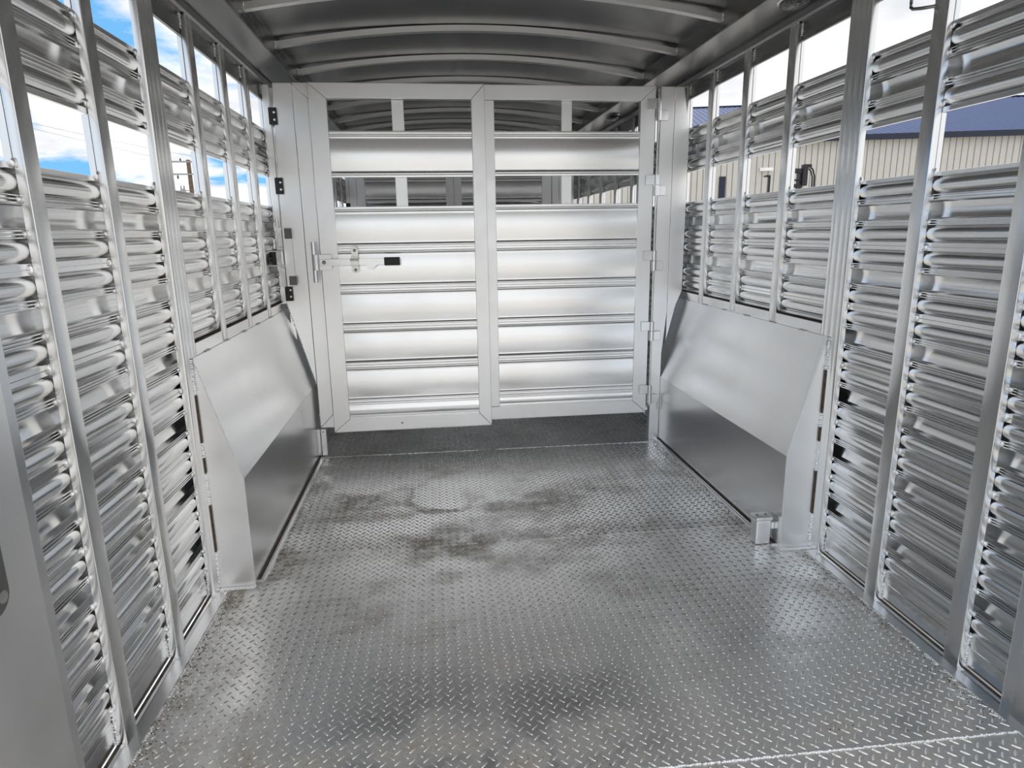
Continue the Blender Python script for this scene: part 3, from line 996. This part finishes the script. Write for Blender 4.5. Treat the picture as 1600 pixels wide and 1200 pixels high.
def lens_mat():
    mt, t, b = newmat('honeycomb_lens')
    tc = t.nodes.new('ShaderNodeTexCoord')
    v = t.nodes.new('ShaderNodeTexVoronoi'); v.inputs['Scale'].default_value = 55
    v.feature = 'DISTANCE_TO_EDGE'
    t.links.new(tc.outputs['Object'], v.inputs['Vector'])
    cr = t.nodes.new('ShaderNodeValToRGB')
    cr.color_ramp.elements[0].color = (0.07, 0.07, 0.075, 1)
    cr.color_ramp.elements[1].position = 0.15
    cr.color_ramp.elements[1].color = (0.008, 0.008, 0.009, 1)
    t.links.new(v.outputs['Distance'], cr.inputs[0]); t.links.new(cr.outputs[0], b.inputs['Base Color'])
    b.inputs['Roughness'].default_value = 0.18
    bp = t.nodes.new('ShaderNodeBump'); bp.inputs['Strength'].default_value = 0.7; bp.inputs['Distance'].default_value = 0.003
    t.links.new(v.outputs['Distance'], bp.inputs['Height']); t.links.new(bp.outputs[0], b.inputs['Normal'])
    return mt


M_LENS = lens_mat()
dome_light(2.262, 'oval dark honeycomb light under the right roof edge, before the gate')
dome_light(4.52, 'oval dark light under the roof edge, seen through the gate top opening')

# bent tie loop on the second post of the right wall
tl = root('tie_loop', (1.02, 1.72, 1.68), 'bent rod tie loop high on a post of the right wall', 'loop')
part('rod', tube([(1.030, 1.694, 1.676), (1.012, 1.700, 1.674), (1.000, 1.715, 1.675), (0.998, 1.745, 1.682), (1.000, 1.757, 1.690), (1.002, 1.760, 1.702), (1.002, 1.760, 1.735), (1.008, 1.752, 1.748), (1.018, 1.735, 1.752), (1.030, 1.694, 1.753)], 0.0042, 10), M_DSTEEL, tl)
part('weld_bead', blobs_mesh(bead_line((1.026, 1.698, 1.676), (1.030, 1.700, 1.672), .006, .006) + bead_line((1.026, 1.698, 1.753), (1.03, 1.70, 1.751), .006, .006)), M_WELD, tl, kind='stuff')

# latch plate on the left rear upright
lp = root('door_latch_plate', (-1.014, 1.0, 0.57), 'dark rounded steel latch plate with a shiny bolt on the rear upright', 'latch plate')
bm = bmesh.new()
pts = []
yc, zc, w2, h2, r = 1.018, 0.64, 0.050, 0.11, 0.035
for cx_, cz_, a0 in ((yc + w2 - r, zc + h2 - r, 0), (yc - w2 + r, zc + h2 - r, 90), (yc - w2 + r, zc - h2 + r, 180), (yc + w2 - r, zc - h2 + r, 270)):
    for k in range(7):
        a_ = math.radians(a0 + 15 * k); pts.append((cx_ + r * math.cos(a_), cz_ + r * math.sin(a_)))
add_prism(bm, pts, 'x', -1.0155, -1.009)
part('plate', bm_to_mesh(bm, True, 40), M_DSTEEL, lp)
part('bolt', tube([(-1.009, 1.043, 0.560), (-1.003, 1.043, 0.560)], 0.011, 16), M_STEEL, lp)

# ------------------------------------------------------------------ outside
def gravel_mat():
    mt, t, b = newmat('gravel_yard')
    tc = t.nodes.new('ShaderNodeTexCoord')
    n = t.nodes.new('ShaderNodeTexNoise'); n.inputs['Scale'].default_value = 6; n.inputs['Detail'].default_value = 12
    t.links.new(tc.outputs['Object'], n.inputs['Vector'])
    cr = t.nodes.new('ShaderNodeValToRGB')
    cr.color_ramp.elements[0].position = 0.3; cr.color_ramp.elements[0].color = (0.26, 0.25, 0.235, 1)
    cr.color_ramp.elements[1].position = 0.7; cr.color_ramp.elements[1].color = (0.46, 0.45, 0.43, 1)
    t.links.new(n.outputs['Fac'], cr.inputs[0]); t.links.new(cr.outputs[0], b.inputs['Base Color'])
    b.inputs['Roughness'].default_value = 0.95
    return mt


ZG = -0.55
gr = part('ground', plate([(-250, -150, ZG - .05), (250, -150, ZG - .05), (250, 350, ZG - .05), (-250, 350, ZG - .05)], 0.05), gravel_mat(), None)
tag(gr, 'grey-brown gravel yard around the trailer', 'ground', kind='structure')

# metal building with a blue ribbed roof
M_BWALL = plain('beige_siding', (0.70, 0.66, 0.59), 0.85, 0.0, 3, 0.03)
M_BRIB = plain('beige_rib', (0.26, 0.24, 0.21), 0.6, 0.0, 3, 0.05)
M_BROOF = plain('blue_roof', (0.004, 0.030, 0.115), 0.8, 0.0, 2, 0.1)
M_TRIM = plain('dark_blue_trim', (0.015, 0.022, 0.045), 0.5)
bd = root('metal_building', (20.0, 30.0, ZG), 'long beige metal building with a blue ribbed roof beyond the right wall', 'building')
th = math.atan(-0.24)
ux_, uy_ = math.cos(th), math.sin(th)


def BP(u, v, z):   # u along the wall, v back from it
    return (20.0 + u * ux_ - v * uy_, 30.0 + u * uy_ + v * ux_, z)


EV, RG, DEP = 5.27, 9.05, 14.0
U0, U1 = -15.5, 24.0
verts = []; fcs = []
u = U0
prof = []
while u < U1:
    prof += [(u, 0.0), (u + 0.225, 0.0), (u + 0.240, 0.035), (u + 0.262, 0.035), (u + 0.277, 0.0)]
    u += 0.277
for k, (uu, vv) in enumerate(prof):
    verts += [BP(uu, vv, ZG), BP(uu, vv, EV)]
for k in range(len(prof) - 1):
    fcs.append((2 * k, 2 * k + 2, 2 * k + 3, 2 * k + 1))
part('siding', mesh_from(verts, fcs), M_BWALL, bd)
# the dark grooves between siding panels are recessed strips
verts = []; fcs = []
for k in range(0, len(prof) - 4, 5):
    uu = prof[k + 2][0]
    n0 = len(verts)
    verts += [BP(uu - .004, 0.030, ZG), BP(uu + .026, 0.030, ZG), BP(uu + .026, 0.030, EV), BP(uu - .004, 0.030, EV)]
    fcs.append((n0, n0 + 1, n0 + 2, n0 + 3))
part('siding_joint', mesh_from(verts, fcs), M_BRIB, bd, kind='stuff')
part('back_wall', mesh_from([BP(U0, 28, ZG), BP(U1, 28, ZG), BP(U1, 28, EV), BP(U0, 28, EV)], [(0, 1, 2, 3)]), M_BWALL, bd)
part('gable', mesh_from([BP(U0, 0.04, ZG), BP(U0, 28, ZG), BP(U0, 28, EV), BP(U0, DEP, RG), BP(U0, 0.04, EV)], [(0, 1, 2, 3, 4)]), M_BWALL, bd)
part('gable', mesh_from([BP(U1, 0.04, ZG), BP(U1, 28, ZG), BP(U1, 28, EV), BP(U1, DEP, RG), BP(U1, 0.04, EV)], [(4, 3, 2, 1, 0)]), M_BWALL, bd)
for sgn in (0, 1):
    verts = []; fcs = []
    u = U0 - .4
    pr = []
    while u < U1 + .4:
        pr += [(u, 0.0), (u + 0.25, 0.0), (u + 0.275, 0.045), (u + 0.305, 0.045), (u + 0.33, 0.0)]
        u += 0.33
    for (uu, h) in pr:
        if sgn == 0: verts += [BP(uu, -0.35, EV - 0.02 + h), BP(uu, DEP, RG + h)]
        else: verts += [BP(uu, 28.35, EV - 0.02 + h), BP(uu, DEP, RG + h)]
    for k in range(len(pr) - 1): fcs.append((2 * k, 2 * k + 2, 2 * k + 3, 2 * k + 1))
    part('roof_panel', mesh_from(verts, fcs), M_BROOF, bd)


def obox(u0, u1, v0, v1, z0, z1):
    c = [BP(uu, vv, z) for z in (z0, z1) for uu, vv in ((u0, v0), (u1, v0), (u1, v1), (u0, v1))]
    return mesh_from(c, [(3, 2, 1, 0), (4, 5, 6, 7), (0, 1, 5, 4), (1, 2, 6, 5), (2, 3, 7, 6), (3, 0, 4, 7)])


part('eave_trim', obox(U0 - .4, U1 + .4, -0.42, -0.30, EV - 0.22, EV + 0.03), M_TRIM, bd)
part('eave_soffit', obox(U0, U1, -0.30, 0.0, EV - 0.10, EV - 0.06), M_TRIM, bd)
part('ridge_cap', obox(U0 - .4, U1 + .4, DEP - .15, DEP + .15, RG + .03, RG + .09), M_BROOF, bd)
part('door', obox(-6.45, -6.15, -0.06, 0.02, ZG, 3.6), M_TRIM, bd, 'tall dark door edge')
part('wall_light', obox(-4.62, -4.0, -0.25, 0.0, 3.05 + .75, 3.95), M_GATE, bd, 'white wall lamp')

# forklift parked in front of it
fk = root('forklift', (7.7, 14.0, ZG), 'black forklift mast and guard showing above the right wall slats', 'forklift')
M_FK = plain('forklift_black', (0.012, 0.012, 0.013), 0.45)
def B(n_, *a, mat=M_FK, bev=0.01): return part(n_, box(*a, bev, 1), mat, fk)
for xx in (7.50, 7.76): B('mast_rail', xx, xx + .07, 13.95, 14.10, ZG + .1, 2.37)
B('mast_crossbar', 7.50, 7.83, 13.93, 13.96, 2.28, 2.385)
B('mast_crossbar', 7.50, 7.83, 13.93, 13.96, 1.98, 2.06)
B('mast_crossbar', 7.52, 7.81, 13.93, 13.96, 2.12, 2.16)
B('hose_reel', 7.80, 7.92, 13.90, 14.0, 2.02, 2.42)
B('hose_reel_cover', 7.80, 8.0, 13.90, 14.0, 2.40, 2.47)
part('hose', tube([(7.96, 13.95, 2.44), (8.05, 13.95, 2.36), (8.10, 13.95, 2.22), (8.11, 13.95, 1.9), (8.08, 13.95, 1.2)], 0.018, 8), M_FK, fk)
part('hose', tube([(7.95, 13.95, 2.38), (8.01, 13.95, 2.32), (8.05, 13.95, 2.2), (8.06, 13.95, 1.9), (8.04, 13.95, 1.2)], 0.016, 8), M_FK, fk)
B('guard_post', 7.24, 7.28, 14.3, 14.36, 0.9, 2.26)
B('guard_roof', 7.16, 7.28, 14.3, 14.42, 2.24, 2.28)
B('body', 7.25, 8.1, 14.3, 16.2, ZG + .35, 1.0, bev=.06)
B('counterweight', 7.25, 8.1, 16.0, 16.6, ZG + .3, 1.1, bev=.08)
for xx in (7.45, 7.80): B('fork', xx, xx + .1, 12.9, 13.95, ZG + .12, ZG + .17)
B('carriage', 7.45, 7.95, 13.88, 13.95, ZG + .15, 0.2)
for xx in (7.2, 8.0):
    for yy in (14.6, 16.1):
        part('wheel', tube([(xx, yy, ZG + .3), (xx + .16, yy, ZG + .3)], 0.3, 20), M_BLACK, fk)

# utility pole with cross arms and wires
M_WOOD = plain('weathered_wood', (0.16, 0.11, 0.07), 0.9, 0, 8, 0.35)
M_GREYW = plain('grey_arm', (0.34, 0.35, 0.36), 0.8)
up_ = root('utility_pole', (-15.25, 45.0, ZG), 'brown wooden utility pole with two grey cross arms seen between left wall posts', 'pole')
part('shaft', tube([(-15.25, 45, ZG), (-15.25, 45, 5.86)], [0.17, 0.12], 12), M_WOOD, up_)
for z_ in (5.74, 4.99):
    part('cross_arm', box(-17.2 if z_ > 5 else -16.3, -14.2, 44.85, 44.95, z_ - .045, z_ + .045, 0.005, 1), M_GREYW, up_)
for x_, z0_, z1_ in ((-17.1, 5.78, 5.98), (-15.68, 5.78, 5.95), (-14.4, 5.78, 5.95), (-15.95, 4.70, 4.95)):
    part('insulator', tube([(x_, 44.9, z0_), (x_, 44.9, (z0_ + z1_) / 2), (x_, 44.9, z1_)], [0.03, 0.055, 0.02], 10), M_TRIM, up_)
for x_ in (-15.75, -14.75):
    part('transformer', tube([(x_, 44.9, 3.2), (x_, 44.9, 4.05), (x_, 44.9, 4.12)], [0.17, 0.17, 0.1], 16), M_GREYW, up_)
    for dx_ in (-.09, .09):
        part('bushing', tube([(x_ + dx_, 44.9, 4.1), (x_ + dx_, 44.9, 4.3)], [0.035, 0.02], 8), M_TRIM, up_)
    part('bracket_arm', box(min(x_, -15.25), max(x_, -15.25), 44.9, 44.95, 3.98, 4.02, 0.004, 1), M_GREYW, up_)


def wire(name, p, q, sag, r, lab):
    pts = []
    for i in range(25):
        t = i / 24
        v = Vector(p).lerp(Vector(q), t); v.z -= sag * 4 * t * (1 - t)
        pts.append(v)
    o = part(name, tube(pts, r, 6), M_TRIM, None)
    tag(o, lab, 'wire', 'overhead wires beyond the left wall')


wire('overhead_wire', (-17.1, 44.9, 6.0), (-34, 12, 11.5), 0.6, 0.007, 'upper thin overhead wire crossing the sky beyond the left wall')
wire('overhead_wire', (-14.4, 44.9, 5.97), (-26, 10, 8.6), 0.6, 0.007, 'lower thin overhead wire crossing the sky beyond the left wall')
